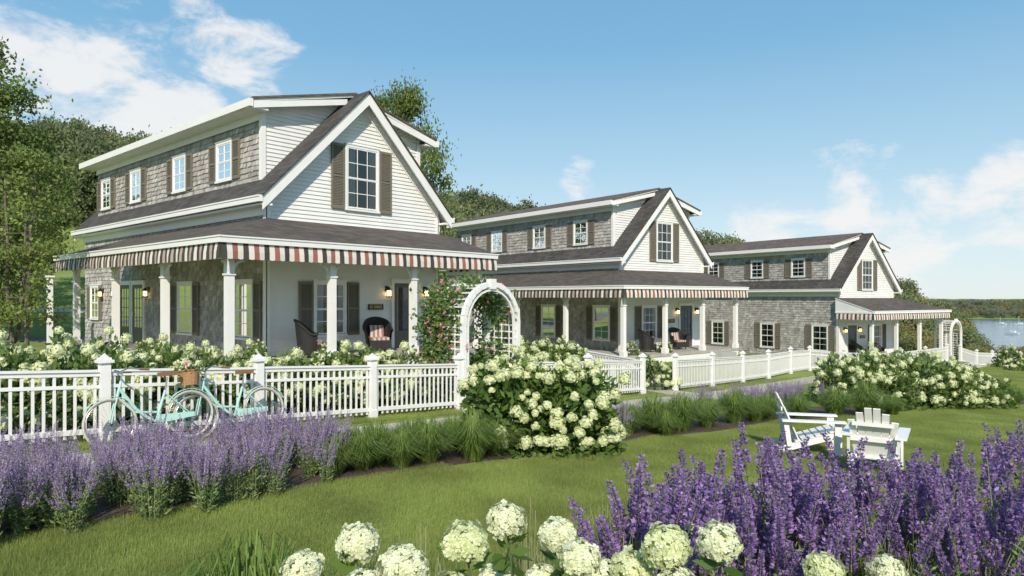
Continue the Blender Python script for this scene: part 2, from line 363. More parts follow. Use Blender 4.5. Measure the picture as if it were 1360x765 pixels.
def house_meshes():
    parts={}; rng=np.random.default_rng(5)
    FF=Fr((0,0),(1,0),(0,-1)); FL=Fr((0,0),(0,1),(-1,0)); FRt=Fr((W_,0),(0,1),(1,0)); FB=Fr((0,L_),(1,0),(0,1))
    b=MB()
    b.box(0,W_,0,L_,-.8,4.3,'shingle_back')
    gx=lambda z:max(0,(z-4.22)/SL-.25); gr=lambda z:W_-gx(z)
    for f in(FF,FB): laps(b,f,gx,gr,.02,7.55)
    b.quad((0,0.0,4.3),(W_,0.0,4.3),(W_/2,0.0,7.5),(W_/2,0,7.5),'white_siding')
    shingles(b,FL,.0,L_,-.3,4.2,rng); shingles(b,FRt,0,L_,-.3,4.2,rng)
    for x0 in(-.03,W_-.09): b.box(x0,x0+.12,-.05,-.002,-.02,4.3,'white_trim')
    for x0 in(-.05,W_+.003): b.box(x0,x0+.047,-.05,.09,-.02,4.25,'white_trim')
    b.box(-.03,W_+.03,-.055,-.002,-.35,.0,'white_trim')
    DX=.25; D0,D1=.68,13.6
    b.box(DX,W_-DX,D0,D1,4.4,6.95,'shingle_back')
    DL=Fr((DX,0),(0,1),(-1,0)); DR=Fr((W_-DX,0),(0,1),(1,0))
    shingles(b,DL,D0,D1,4.84,6.92,rng); shingles(b,DR,D0,D1,4.84,6.92,rng)
    DF=Fr((0,D0),(1,0),(0,-1)); DB=Fr((0,D1),(1,0),(0,1))
    xl=lambda z:max(DX,(z-6.92)/.235-.2)
    for f in(DF,DB):
        laps(b,f,xl,lambda z:min((z-4.3)/SL-.2,W_/2),4.85,7.6)
        laps(b,f,lambda z:W_-min((z-4.3)/SL-.2,W_/2),lambda z:W_-xl(z),4.85,7.6)
    for x0 in(DX-.05,W_-DX+.002): b.box(x0,x0+.048,D0-.05,D0+.08,4.85,6.95,'white_trim')
    for x0 in(DX,W_-DX-.09): b.box(x0,x0+.09,D0-.048,D0-.002,4.9,6.98,'white_trim')
    parts['walls']=b
    b=MB()
    def slab(x0,z0,x1,z1,y0,y1,o0,o1,m):
        for mm in(0,1):
            g=(lambda x:W_-x) if mm else (lambda x:x)
            b.hexa([(g(x0),y0,z0+o0),(g(x1),y0,z1+o0),(g(x1),y1,z1+o0),(g(x0),y1,z0+o0),(g(x0),y0,z0+o1),(g(x1),y0,z1+o1),(g(x1),y1,z1+o1),(g(x0),y1,z0+o1)],m)
    cx=W_/2
    slab(-.33,rz_(-.33),cx,rz_(cx),-.42,L_+.42,-.03,.03,'roof_main')
    slab(-.30,rz_(-.30),cx,rz_(cx),-.37,L_+.37,-.12,-.031,'white_trim')
    slab(-.30,rz_(-.30),cx,rz_(cx),-.39,-.34,-.40,-.121,'white_trim')
    slab(-.27,rz_(-.27),cx,rz_(cx),-.34,-.30,-.36,-.125,'white_trim')
    slab(-.30,rz_(-.30),cx,rz_(cx),L_+.34,L_+.39,-.40,-.121,'white_trim')
    slab(.0,rz_(.0),cx,rz_(cx),-.06,-.005,-.44,-.14,'white_trim')
    for mm in(0,1):
        g=(lambda x:W_-x) if mm else (lambda x:x)
        def gb(x0,x1,y0,y1,z0,z1,m):
            a_,c_=sorted((g(x0),g(x1))); b.box(a_,c_,y0,y1,z0,z1,m)
        gb(-.42,-.31,-.40,L_+.40,4.10,4.27,'white_trim')
        gb(-.44,-.42,-.405,L_+.405,4.23,4.27,'white_trim')
        gb(-.31,-.02,-.36,L_+.36,4.02,4.08,'white_trim')
        gb(-.085,-.048,-.04,L_+.03,3.80,4.02,'white_trim')
    slab(-.24,dz_(-.24),cx,dz_(cx)+.06,D0-.42,D1+.42,-.02,.04,'roof_dormer')
    slab(-.20,dz_(-.20),cx,dz_(cx)+.06,D0-.38,D1+.38,-.09,-.021,'white_trim')
    slab(-.20,dz_(-.20),cx-.3,dz_(cx-.3),D0-.40,D0-.35,-.26,-.091,'white_trim')
    for mm in(0,1):
        g=(lambda x:W_-x) if mm else (lambda x:x)
        def gb(x0,x1,y0,y1,z0,z1,m):
            a_,c_=sorted((g(x0),g(x1))); b.box(a_,c_,y0,y1,z0,z1,m)
        gb(-.33,-.22,D0-.41,D1+.41,6.72,6.93,'white_trim')
        gb(-.22,DX-.01,D0-.36,D1+.36,6.70,6.755,'white_trim')
        gb(DX-.085,DX-.052,D0-.02,D1,6.5,6.70,'white_trim')
    parts['roof']=b
    b=MB()
    window(b,FF,W_/2,4.25,6.05,1.08,.44,3)
    window(b,FF,1.95,.55,2.0,.95,.42,2)
    door(b,FF,4.75); lantern(b,FF,4.0,1.75); lantern(b,FF,5.55,1.75)
    for f in(DL,DR):
        for y in(2.8,5.9,9.6,12.6): window(b,f,y,5.1,6.15,.85,.42,2,curt=(y<6))
    for f in(FL,FRt):
        window(b,f,1.15,.5,2.0,.95,.40,2); window(b,f,4.9,.5,2.0,.95,.40,2); window(b,f,13.1,.8,2.0,.8,.3,2)
        if f is FL:
            door(b,f,8.7); door(b,f,9.9); lantern(b,f,7.8,1.75); lantern(b,f,10.8,1.75); lantern(b,f,12.2,1.75)
        else: window(b,f,9,.5,2.0,.95,.40,2)
    window(b,FB,W_/2,4.25,6.05,1.08,.44,3)
    FF.box(b,3.30,3.86,1.22,1.40,.03,.06,'black_metal')
    FF.box(b,3.32,3.84,1.24,1.25,.06,.064,'sign_gold'); FF.box(b,3.32,3.84,1.37,1.38,.06,.064,'sign_gold')
    for i in range(9):
        if i!=2: FF.box(b,3.36+i*.05,3.39+i*.05,1.28,1.34,.06,.064,'sign_gold')
    parts['windows']=b
    b=MB(); PY=9.1
    b.box(-2.15,W_,-2.15,-.06,-.12,0,'deck'); b.box(-2.15,-.045,-.06,PY,-.12,-.001,'deck')
    b.box(-2.12,W_-.03,-2.12,-2.07,-.6,-.121,'white_trim'); b.box(-2.12,-2.07,-2.07,PY-.03,-.6,-.121,'white_trim')
    b.box(-2.1,W_,-2.1,-.06,2.76,2.80,'ceiling'); b.box(-2.1,-.06,-.06,PY,2.76,2.80,'ceiling')
    b.box(-2.1,W_+.02,-2.1,-1.92,2.5,2.759,'white_trim'); b.box(-2.1,-1.92,-1.92,PY,2.5,2.759,'white_trim')
    b.box(W_-.16,W_+.02,-1.92,-.06,2.5,2.759,'white_trim')
    e=-2.35; ze=2.97; zw=3.72; xe=W_+.35; ye=PY+.25
    def rp(pts):
        b.quad(*[(p[0],p[1],p[2]) for p in pts],'roof_porch'); b.quad(*[(p[0],p[1],p[2]-.05) for p in pts],'white_trim')
        for i in range(4):
            p,q=pts[i],pts[(i+1)%4]; b.quad(p,q,(q[0],q[1],q[2]-.05),(p[0],p[1],p[2]-.05),'white_trim')
    rp([(e,e,ze),(xe,e,ze),(xe,-.03,zw),(-.03,-.03,zw)])
    rp([(e,e,ze),(-.03,-.03,zw),(-.03,ye,zw),(e,ye,ze)])
    b.box(e-.08,xe+.02,e-.08,e+.03,ze-.16,ze-.01,'white_trim'); b.box(e-.08,e+.03,e+.03,ye,ze-.16,ze-.01,'white_trim')
    b.box(e-.10,xe+.04,e-.10,e-.08,ze-.04,ze-.005,'white_trim'); b.box(e-.10,e-.08,e-.08,ye,ze-.04,ze-.005,'white_trim')
    b.box(xe-.06,xe,e+.03,-.03,ze-.16,ze-.06,'white_trim')
    b.quad((xe-.03,e,ze-.06),(xe-.03,-.03,ze-.06),(xe-.03,-.03,zw-.06),(xe-.03,-.03,zw-.06),'white_siding')
    b.quad((e,ye-.03,ze-.06),(-.03,ye-.03,ze-.06),(-.03,ye-.03,zw-.06),(-.03,ye-.03,zw-.06),'white_siding')
    b.box(e,xe-.02,e+.03,-2.1,2.80,2.83,'ceiling'); b.box(e+.03,-2.1,-2.1,PY,2.80,2.83,'ceiling')
    b.box(W_+.02,xe-.03,-2.1,-.06,2.80,2.83,'ceiling')
    def col(x,y,dirs):
        b.box(x-.085,x+.085,y-.085,y+.085,0,2.5,'white_trim')
        b.box(x-.12,x+.12,y-.12,y+.12,0.001,.22,'white_trim'); b.box(x-.11,x+.11,y-.11,y+.11,2.1,2.14,'white_trim')
        b.box(x-.10,x+.10,y-.10,y+.10,2.44,2.499,'white_trim')
        for dx,dy in dirs:
            for k in range(5):
                t0=k/5*math.pi/2; t1=(k+1)/5*math.pi/2; R=.26
                p0=(x+dx*(.09+R-R*math.cos(t0)),y+dy*(.09+R-R*math.cos(t0)),2.18+R*math.sin(t0))
                p1=(x+dx*(.09+R-R*math.cos(t1)),y+dy*(.09+R-R*math.cos(t1)),2.18+R*math.sin(t1))
                b.beam(p0,p1,.05,.05,'white_trim',side=(dy,dx,0))
    xs=[-2+2.7*i for i in range(4)]; xs[3]=6.06
    for i,x in enumerate(xs):
        d=[]
        if i>0: d.append((-1,0))
        if i<3: d.append((1,0))
        if i==0: d.append((0,1))
        col(x,-2,d)
    for i in range(1,4): col(-2,-2+3.5*i,[(0,-1)]+([(0,1)] if i<3 else []))
    b.box(4.2,5.4,-2.5,-2.16,-.4,-.15,'concrete')
    parts['porch']=b
    b=MB(); sw=.125
    def val(p,q,out,pat):
        p=np.array(p); q=np.array(q); L=np.linalg.norm(q-p); n=int(L/sw); o=np.array(out)
        for i in range(n):
            a_=p+(q-p)*i/n; c_=p+(q-p)*(i+1)/n; m=pat[i%len(pat)]
            r0=.010*math.sin(i*1.3); r1=.010*math.sin((i+1)*1.3)
            A=(a_[0],a_[1],2.82); Bq=(c_[0],c_[1],2.82)
            m0=a_+o*(.03+r0); m1=c_+o*(.03+r1)
            A1=(m0[0],m0[1],2.62); B1=(m1[0],m1[1],2.62)
            m2=a_+o*(.035+r0*1.6); m3=c_+o*(.035+r1*1.6)
            A2=(m2[0],m2[1],2.46); B2=(m3[0],m3[1],2.46); mid=(m2+m3)/2; C2=(mid[0],mid[1],2.445)
            b.quad(A,Bq,B1,A1,m); b.quad(A1,B1,B2,A2,m); b.quad(A2,B2,C2,C2,m)
    val((e-.02,e-.02),(xe,e-.02),(0,-1),['awn_dark','awn_white','awn_rust','awn_white'])
    val((e-.02,e-.02),(e-.02,ye),(-1,0),['awn_dark','awn_white','awn_dark','awn_tan'])
    val((xe-.03,e-.02),(xe-.03,-.1),(1,0),['awn_dark','awn_white','awn_rust','awn_white'])
    parts['awning']=b
    return parts
HP=house_meshes(); meshes={}
for i,(o,ang,fl,mr_) in enumerate(HOUSES):
    a_=rad(ang)
    if mr_: loc=(o[0]+W_*math.cos(a_),o[1]+W_*math.sin(a_),fl); sc=(-1,1,1)
    else: loc=(o[0],o[1],fl); sc=(1,1,1)
    E=empty('cottage_house',loc,a_,sc)
    for k,b in HP.items():
        if k not in meshes: meshes[k]=b.obj(k,E).data
        else: link(bpy.data.objects.new(k,meshes[k]),E)
def hl(i,x,y,z=0):
    o,ang,fl,mr_=HOUSES[i]; a_=rad(ang)
    return (o[0]+x*math.cos(a_)-y*math.sin(a_),o[1]+x*math.sin(a_)+y*math.cos(a_),fl+z)
# ------------------------------------------------------------------ fence
def fence(pts,spacing):
    b=MB()
    for a,c in zip(pts[:-1],pts[1:]):
        a=np.array(a,float); c=np.array(c,float); L=np.linalg.norm(c-a); n=max(1,round(L/spacing)); u=(c-a)/L
        side=(-u[1],u[0],0)
        for i in range(n):
            p=a+(c-a)*i/n; q=a+(c-a)*(i+1)/n; zp=Hs(*p); zq=Hs(*q); l=L/n
            def bm(z,w,h): b.beam((p[0]+u[0]*.06,p[1]+u[1]*.06,zp+z),(q[0]-u[0]*.06,q[1]-u[1]*.06,zq+z),w,h,'white_fence',side=side)
            bm(.99,.09,.03); bm(.945,.045,.055); bm(.775,.04,.045); bm(.17,.045,.07)
            k=int(l/.118)
            for j in range(1,k):
                t=j/k; x,y=p+(q-p)*t; z=zp+(zq-zp)*t
                b.beam((x,y,z+.08),(x,y,z+.915),.034,.022,'white_fence',side=(u[0],u[1],0))
        for i in range(n+1):
            if i==0 and not(a==np.array(pts[0])).all(): continue
            p=a+(c-a)*i/n; z=Hs(*p); s=(u[0],u[1],0)
            b.beam((p[0],p[1],z-.1),(p[0],p[1],z+1.10),.125,.125,'white_fence',side=s)
            b.beam((p[0],p[1],z),(p[0],p[1],z+.16),.155,.155,'white_fence',side=s)
            b.beam((p[0],p[1],z+1.101),(p[0],p[1],z+1.14),.19,.19,'white_fence',side=s)
            b.beam((p[0],p[1],z+1.141),(p[0],p[1],z+1.17),.14,.14,'white_fence',side=s)
            b.add(tubeq((p[0],p[1],z+1.17),(p[0],p[1],z+1.23),.07,.001,8),'white_fence')
    return b.obj('picket_fence')
fence([(-3.45,10.45),(10.15,10.45)],2.24)
fence([(12.1,10.45),(17.7,10.45),(18.1,13.2)],2.4)
fence([(19.7,10.45),(33.9,10.9),(50.6,7.9)],3.1)
fence([(52.6,7.5),(63,5.2)],2.6)
# ------------------------------------------------------------------ arbor
def arbor(x0,x1,y0,y1,rotz=0,org=None,vine=True,name='garden_arbor'):
    E=empty(name,(org[0],org[1],Hs(*org)),rotz); b=MB(); w=(x1-x0)/2; cx=0; hleg=1.88
    for yy in(y0,y1):
        for sx in(-w,w): b.box(sx-.05,sx+.05,yy-.05,yy+.05,-.1,hleg,'white_fence')
        n=14
        pts=[(cx-w*math.cos(math.pi*i/n),yy,hleg+w*math.sin(math.pi*i/n)) for i in range(n+1)]
        for p,q in zip(pts[:-1],pts[1:]): b.beam(p,q,.1,.11,'white_fence',side=(0,1,0))
        if yy==y0:
            R2=w-.13; pts=[(cx-R2*math.cos(math.pi*i/n),yy,hleg+R2*math.sin(math.pi*i/n)) for i in range(n+1)]
            for p,q in zip(pts[:-1],pts[1:]): b.beam(p,q,.05,.04,'white_fence',side=(0,1,0))
            for sx in(-R2,R2): b.box(sx-.02,sx+.02,yy-.025,yy+.025,0,hleg,'white_fence')
            for i in range(1,10):
                for sx in(-1,1): b.box(min(sx*R2,sx*w),max(sx*R2,sx*w),yy-.012,yy+.012,i*.19,i*.19+.025,'white_fence')
            b.box(-.09,.09,yy-.07,yy+.07,hleg+w-.1,hleg+w+.12,'white_fence')
    for sx in(-w,w):
        for i in range(12): b.box(sx-.012,sx+.012,y0+.05,y1-.05,.1+i*.155,.13+i*.155,'white_fence')
        for j in(1,2,3): yy=y0+(y1-y0)*j/4; b.box(sx-.028,sx-.013,yy-.012,yy+.012,0,hleg,'white_fence')
    for i in range(1,14,1):
        t=math.pi*i/14; b.beam((-w*math.cos(t),y0,hleg+w*math.sin(t)),(-w*math.cos(t),y1,hleg+w*math.sin(t)),.035,.03,'white_fence')
    b.obj('arbor_frame',E)
    if vine:
        rng=np.random.default_rng(11); v=VB(); cs=[]
        def arcpt(t):
            Lg=hleg; A=math.pi*w; T=t*(2*Lg+A)
            if T<Lg: return np.array([-w,0,T])
            if T>Lg+A: return np.array([w,0,2*Lg+A-T])
            th=(T-Lg)/w; return np.array([-w*math.cos(th),0,Lg+w*math.sin(th)])
        for i in range(4200):
            t=rng.uniform(0,1); keep=1 if t<.36 else (.55+.45*math.sin(t*23)) if t<.85 else .9
            if rng.uniform()>keep: continue
            p=arcpt(t); yy=y0+.2+(y1-y0+.05)*rng.beta(1.8,1.0); p=p+rng.normal(0,.13,3); p[1]+=yy; cs.append(p)
        cs=np.array(cs); v.add(leafq(np.repeat(cs,3,0)+rng.normal(0,.05,(len(cs)*3,3)),.10,.065,rng),'leaf_rose')
        fl=cs[rng.integers(0,len(cs),230)]+rng.normal(0,.07,(230,3)); fl[:,1]-=.09; fl[:,0]-=.04
        fq=np.repeat(fl,9,0); v.add(leafq(fq,.055,.05,rng),'petal_pink')
        for k in range(26):
            p=arcpt(rng.uniform(0,.3)) ; q=p+rng.normal(0,.15,3); q[2]+=.5; v.add(tubeq(p+[0,y1-.1,0],q+[0,y1-.1,0],.008,.005,4),'stem_green')
        inst('climbing_rose',v.mesh('rose_vine'),(0,0,0),0,1,E)
    return E
arbor(-.88,.88,0,.95,0,(11.13,10.42))
x,y=P(1270,44); arbor(-.8,.8,0,.9,rad(-12),(x,y),vine=False)
# ------------------------------------------------------------------ vegetation meshes
def sphere_pts(n,rng,low=-.5):
    v=unit(rng.normal(size=(n*3,3))); v=v[v[:,2]>low][:n]; return v
def core(c,R,sq=1.,nu=8,nv=5):
    u=np.linspace(0,2*np.pi,nu+1); w=np.linspace(-np.pi/2,np.pi/2,nv+1)
    U,Wv=np.meshgrid(u,w,indexing='ij'); X=np.stack([np.cos(U)*np.cos(Wv)*R,np.sin(U)*np.cos(Wv)*R,np.sin(Wv)*R*sq],-1)+c
    return np.stack([X[:-1,:-1],X[1:,:-1],X[1:,1:],X[:-1,1:]],2).reshape(-1,4,3)
def head(c,R,rng,nf=70,fs=.03,sq=.95,petals=False):
    n=sphere_pts(nf,rng,-.65); nf=len(n); n_=n*np.array([1,1,sq])*rng.uniform(.93,1.10,(nf,1))
    lum=1+.07*np.sin(n[:,:1]*7+c[0]*9)+.06*np.sin(n[:,1:2]*8+c[1]*9)
    if petals: n_=n_*lum
    p=c+n_*R; nn=unit(n+rng.normal(0,.25,(nf,3)))
    t=unit(np.cross(nn,rng.normal(size=(nf,3)))); s=np.cross(nn,t); out=[core(c,R*.80,sq)]
    if petals:
        for k in range(4):
            a=k*math.pi/2; dd=t*math.cos(a)+s*math.sin(a); ee=-t*math.sin(a)+s*math.cos(a); f=fs*rng.uniform(.8,1.2,(nf,1))
            out.append(np.stack([p,p+dd*f*.55+ee*f*.42+nn*f*.2,p+dd*f+nn*f*.12,p+dd*f*.55-ee*f*.42+nn*f*.2],1))
    else:
        f=fs*rng.uniform(.7,1.2,(nf,1)); out.append(np.stack([p+t*f*.6,p+s*f*.6,p-t*f*.6,p-s*f*.6],1))
    return np.concatenate(out)
def bush(seed,R=.8,Hh=1.1,nh=55,hr=.085,nl=1700,pm='petal_lime',ls=.12,nf=55,lm='leaf_shrub_far'):
    rng=np.random.default_rng(seed); v=VB()
    n=unit(rng.normal(size=(nl,3))); n[:,2]=np.abs(n[:,2])*1.1-.12; rr=rng.uniform(.45,1.0,(nl,1))**.5
    def lump(q): return 1+.14*np.sin(q[...,:1]*5+seed)+.11*np.sin(q[...,1:2]*6+seed*2)+.08*np.sin(q[...,2:3]*9+seed)
    p=n*rr*lump(n)*np.array([R,R,Hh*.88]); p[:,2]=np.maximum(p[:,2]+.08,.03)
    v.add(leafq(p,ls,ls*.6,rng,dirs=n+rng.normal(0,.6,(nl,3))),lm)
    for i in range(nh):
        d=unit(rng.normal(size=3)); d[2]=abs(d[2])
        if d[2]<.08: d[2]=.15
        c=d*lump(d[None])[0]*np.array([R,R,Hh*.9])*rng.uniform(.93,1.14); c[2]=max(c[2],.25)
        v.add(head(c,hr*rng.uniform(.5,1.25),rng,nf,.035,rng.uniform(.9,1.3)),pm)
    for i in range(14):
        a=rng.uniform(0,6.28); v.add(tubeq((0.1*math.cos(a),.1*math.sin(a),0),(R*.5*math.cos(a),R*.5*math.sin(a),Hh*.6),.012,.006,4),'bark')
    return v.mesh('hydrangea')
BU=[bush(1),bush(2),bush(3,nh=50),bush(4,nh=70)]
BU_big=bush(9,1.2,1.40,235,.085,6500,'petal_lime',.13,85,'leaf_shrub')
def salvia(seed,n=24,h=.85,R=.26,pm='petal_violet',dens=1.,qs=.021,rs=.018,nlf=16,s0=.28,s1=.48):
    rng=np.random.default_rng(seed); v=VB()
    for i in range(n):
        a=rng.uniform(0,6.28); r0=rng.uniform(0,.1); r1=R*math.sqrt(rng.uniform(0,1))*1.3; hh=h*rng.uniform(.62,1.15)
        p0=np.array([r0*math.cos(a),r0*math.sin(a),0]); p1=np.array([r1*math.cos(a),r1*math.sin(a),hh]); pm_=(p0+p1)/2; pm_[:2]*=.75
        v.add(tubeq(p0,pm_,.004,.0035,3),'stem_green'); v.add(tubeq(pm_,p1,.0035,.002,3),'stem_green')
        sl=rng.uniform(s0,s1)*hh; nw=int(sl/.018); dirn=unit(p1-pm_)
        for k in range(nw):
            t=k/nw; c=p1-dirn*sl*(1-t); rad_=rs*(1-t*.75)+.003; m=int(6*dens)
            if rng.uniform()<.08: continue
            th=rng.uniform(0,6.28,m); off=np.stack([np.cos(th),np.sin(th),rng.uniform(-.2,.5,m)],1)
            v.add(leafq(c+off*rad_*.6,qs*(1-.5*t),qs*.7*(1-.4*t),rng,dirs=off+np.array([0,0,.5])),pm)
        m=nlf; t=rng.uniform(.03,.68,m)[:,None]; c=p0*(1-t)+p1*t; th=rng.uniform(0,6.28,m); off=np.stack([np.cos(th),np.sin(th),rng.uniform(.2,1.,m)],1)
        v.add(leafq(c,.085*(1.1-t[:,0]),.022,rng,dirs=off),'leaf_sage')
    return v.mesh('salvia')
SA=[salvia(s) for s in(1,2,3,4,5)]
SD=[salvia(s,6,1.02,.30,'petal_deep',2.2,.032,.026,34,.22,.36) for s in(11,12,13,14,15,16,17)]
def orngrass(seed,n=900,h=.62,R=.46,w=.0042,mat='grass_orn'):
    rng=np.random.default_rng(seed); a=rng.uniform(0,6.28,n); lean=rng.uniform(.05,1,n)**.8*R; hh=h*rng.uniform(.6,1.1,n)*(1-.4*lean/R)
    b0=np.stack([.12*np.cos(a)*rng.uniform(0,1,n),.12*np.sin(a)*rng.uniform(0,1,n),np.zeros(n)],1)
    dirh=np.stack([np.cos(a),np.sin(a),0*a],1); s=np.stack([-np.sin(a),np.cos(a),0*a],1)
    pts=[b0, b0+dirh*(lean*.25)[:,None]+np.array([0,0,1])*(hh*.6)[:,None], b0+dirh*(lean*.65)[:,None]+np.array([0,0,1])*(hh)[:,None], b0+dirh*(lean*1.15)[:,None]+np.array([0,0,1])*(hh*.86)[:,None]]
    ws=[w,w,w*.7,w*.1]
    me=bpy.data.meshes.new('ornamental_grass'); V=np.concatenate([np.stack([p-s*x,p+s*x],1) for p,x in zip(pts,ws)],1).reshape(n,8,3); F=[]
    for i in range(n):
        o=i*8
        for k in range(3): F.append((o+2*k,o+2*k+1,o+2*k+3,o+2*k+2))
    me.from_pydata(V.reshape(-1,3).tolist(),[],F); me.materials.append(MATS[mat]); return me
OG=[orngrass(1),orngrass(2),orngrass(3)]; OT=[orngrass(5,160,.8,.42,.0025,'grass_tan'),orngrass(6,220,.6,.4,.003,'grass_orn')]
def lawnpatch(seed,n=3600,h=.05,size=1.):
    rng=np.random.default_rng(seed); p=np.stack([rng.uniform(-size/2,size/2,n),rng.uniform(-size/2,size/2,n),np.full(n,-.004)],1)
    a=rng.uniform(0,6.28,n); s=np.stack([np.cos(a),np.sin(a),0*a],1)*.0034*(size**.5)
    tip=p+np.stack([rng.normal(0,.022,n),rng.normal(0,.022,n),h*rng.uniform(.4,1.3,n)],1)
    return quad_mesh('grass',np.stack([p-s,p+s,tip+s*.15,tip-s*.15],1),np.zeros(n),['grass_blade'])
LP=[lawnpatch(1),lawnpatch(2),lawnpatch(3)]; LP2=[lawnpatch(5,5200,.05,2.)]
G=empty('lawn_grass')
rng=np.random.default_rng(21)
for ix in range(-8,68):
    for iy in range(-28,26):
        x=ix*.5+.25; y=iy*.5+.25; d=.75*x+.661*y; r=.661*x-.75*y
        if d<2.5 or abs(r)>.82*d+1.2 or d>19: continue
        if abs(y-bedline(x))<.85 and x>-3: continue
        if abs(y-9.1)<.72 : continue
        sl=math.atan(-(Hs(x+.4,y)-Hs(x-.4,y))/.8)
        o=inst('grass_patch',LP[rng.integers(3)],(x,y,Hs(x,y)),0,1,G); k=rng.integers(4)
        o.rotation_euler=(0,sl,0); o.scale=(.51*(-1)**int(k&1),.51*(-1)**int(k>>1),rng.uniform(.8,1.2))
for ix in range(6,30):
    for iy in range(-12,8):
        x=ix*2; y=iy*2; d=.75*x+.661*y; r=.661*x-.75*y
        if d<18 or abs(r)>.8*d+1 or d>48: continue
        if abs(y-bedline(x))<1.3: continue
        sl=math.atan(-(Hs(x+.8,y)-Hs(x-.8,y))/1.6)
        o=inst('grass_patch',LP2[0],(x,y,Hs(x,y)),0,1,G); k=rng.integers(4); o.rotation_euler=(0,sl,0); o.scale=((-1)**int(k&1),(-1)**int(k>>1),1)
def put(name,lst,x,y,sc,parent=None,zoff=0):
    s=sc*rng.uniform(.9,1.1); return inst(name,lst[rng.integers(len(lst))],(x,y,Hs(x,y)+zoff),rng.uniform(0,6.28),s,parent)
LB=empty('lavender_bed')
for i in range(150):
    x=rng.uniform(-1.6,4.9); y=6.2+1.9*rng.uniform(0,1)
    if x>4.3 and y<7: y+=.6
    put('lavender_clump',SA,x,y,rng.uniform(.58,.82) if (x>1.2 or y<6.8) else rng.uniform(.72,.92),LB)
LB2=empty('lavender_bed')
for i in range(26):
    t=rng.uniform(0,1); x=15.4+t*4.3+rng.normal(0,.3); y=bedline(x)+.9+rng.uniform(-.5,.8); put('lavender_clump',SA,x,y,.72,LB2)
for i in range(8): x=9.9+rng.uniform(0,1.4); y=6.5+rng.uniform(-.5,.5); put('lavender_clump',SA,x,y,.6,LB2)
for px,d,s in((445,8.0,.85),(455,8.5,.85),(480,8.3,.9),(500,8.6,1.0),(532,8.5,.8),(568,8.9,1.0),(628,9.2,1.05),(600,9.9,.8),(660,9.6,.8),(545,9.3,.9),(835,12.1,.9),(868,12.5,1.05),(905,12.7,1.1),(938,13.3,1.1),(975,14.1,1.1),(1003,14.6,1.0),(1060,15.5,.9),(1108,16.2,1.3),(1150,16.6,1.3),(1020,15.0,.9),(885,12.0,.7),(1185,17,.9),(1320,19.5,1.0),(1345,20,1.0)):
    x,y=P(px,d); put('ornamental_grass',OG,x,y,s)
x,y=P(330,3.15); put('ornamental_grass',OG,x,y,1.2); x,y=P(290,3.3); put('ornamental_grass',OG,x,y,1.0)
x,y=P(712,10.5); inst('hydrangea_bush',BU_big,(x,y,Hs(x,y)),.6,1.0)
for px,d,s in((1128,19.5,1.25),(1165,19.0,1.35),(1210,19.6,1.3),(1150,21,1.3),(1190,21.5,1.25),(1262,19.5,1.15),(1298,20.0,1.05),(1280,21.5,1.1),(1238,21,1.2)):
    x,y=P(px,d); put('hydrangea_bush',BU,x,y,s)
for i in range(22):
    x=-2.5+i*.56; y=11.9+rng.uniform(-.4,.4); put('hydrangea_bush',BU,x,y,1.0)
for i in range(14):
    x=-3+i*.65; y=13.0+rng.uniform(-.3,.5); put('hydrangea_bush',BU,x,y,1.05)
for x,y in((12.9,12.3),(13.7,12.6),(14.5,12.3),(15.3,12.6),(16.1,12.2),(16.9,12.6)): put('hydrangea_bush',BU,x,y,1.0)
x,y=P(866,22.2); put('hydrangea_bush',BU,x,y,1.1)
for px,d in((1200,33),(1225,34),(1180,35),(1340,42)):
    x,y=P(px,d); put('hydrangea_bush',BU,x,y,1.1)
for i,(x,y) in enumerate([(-1.2,-1.7),(1.0,-1.75),(-1.75,3.2)]):
    for h in(0,1):
        p=hl(h,x,y); inst('hydrangea_plant',BU[i],(p[0],p[1],p[2]+.02),i,.42)
RB=empty('salvia_bed')
for i in range(118):
    px=rng.uniform(830,1500); dmin=3.2+.0006*(px-800); dmax=4.15+.0030*(px-800)+.5*math.sin(px*.02); d=rng.uniform(dmin,max(dmax,dmin+.2)); x,y=P(px,d)
    put('salvia_clump',SD,x,y,rng.uniform(.68,1.1),RB)
for i in range(140):
    px=rng.uniform(800,1500); dmin=3.2+.0006*(px-800); dmax=4.4+.0031*(px-800); d=rng.uniform(dmin,dmax); x,y=P(px,d)
    put('salvia_grass',OT,x,y,rng.uniform(.7,1.05),RB)
def fgh():
    rng=np.random.default_rng(77); v=VB()
    for px,py,rp in((475,722,25),(617,722,29),(672,693,23),(741,712,25),(770,742,28),(800,765,22),(885,727,29),(905,699,20),(954,722,26),(403,757,27),(535,757,30),(840,760,28),(1093,757,22),(1178,760,20),(660,770,22),(720,775,25),(480,790,30),(600,790,30),(900,790,30)):
        R=.076*rng.uniform(.86,1.08); d=.078*907/rp; x,y=P(px,d); z=(395-py)*d/907; c=np.array([x,y,z])
        v.add(head(c,R,rng,300,.0165,rng.uniform(.8,1.0),True),'petal_cream' if rng.uniform()<.6 else 'petal_lime')
        zg=Hs(x,y); base=np.array([x+rng.normal(0,.12),y+rng.normal(0,.12),zg]); v.add(tubeq(base,c,.007,.004,5),'stem_green')
        for k in range(26):
            t=rng.uniform(.5,.95); p=base*(1-t)+c*t; a=rng.uniform(0,6.28)
            v.add(leafq(np.array([p]),.115,.06,rng,dirs=np.array([[math.cos(a),math.sin(a),rng.uniform(-.1,.6)]])),'leaf_shrub')
    me=v.mesh('hydrangea_foreground'); inst('hydrangea_plant',me,(0,0,0))
fgh()
for px,d in((450,3.2),(560,3.2),(650,3.4),(720,3.3),(590,3.6),(790,3.3),(500,3.0),(620,3.2),(700,3.7),(760,3.6)):
    x,y=P(px,d); put('ornamental_grass',OT,x,y,1.0)
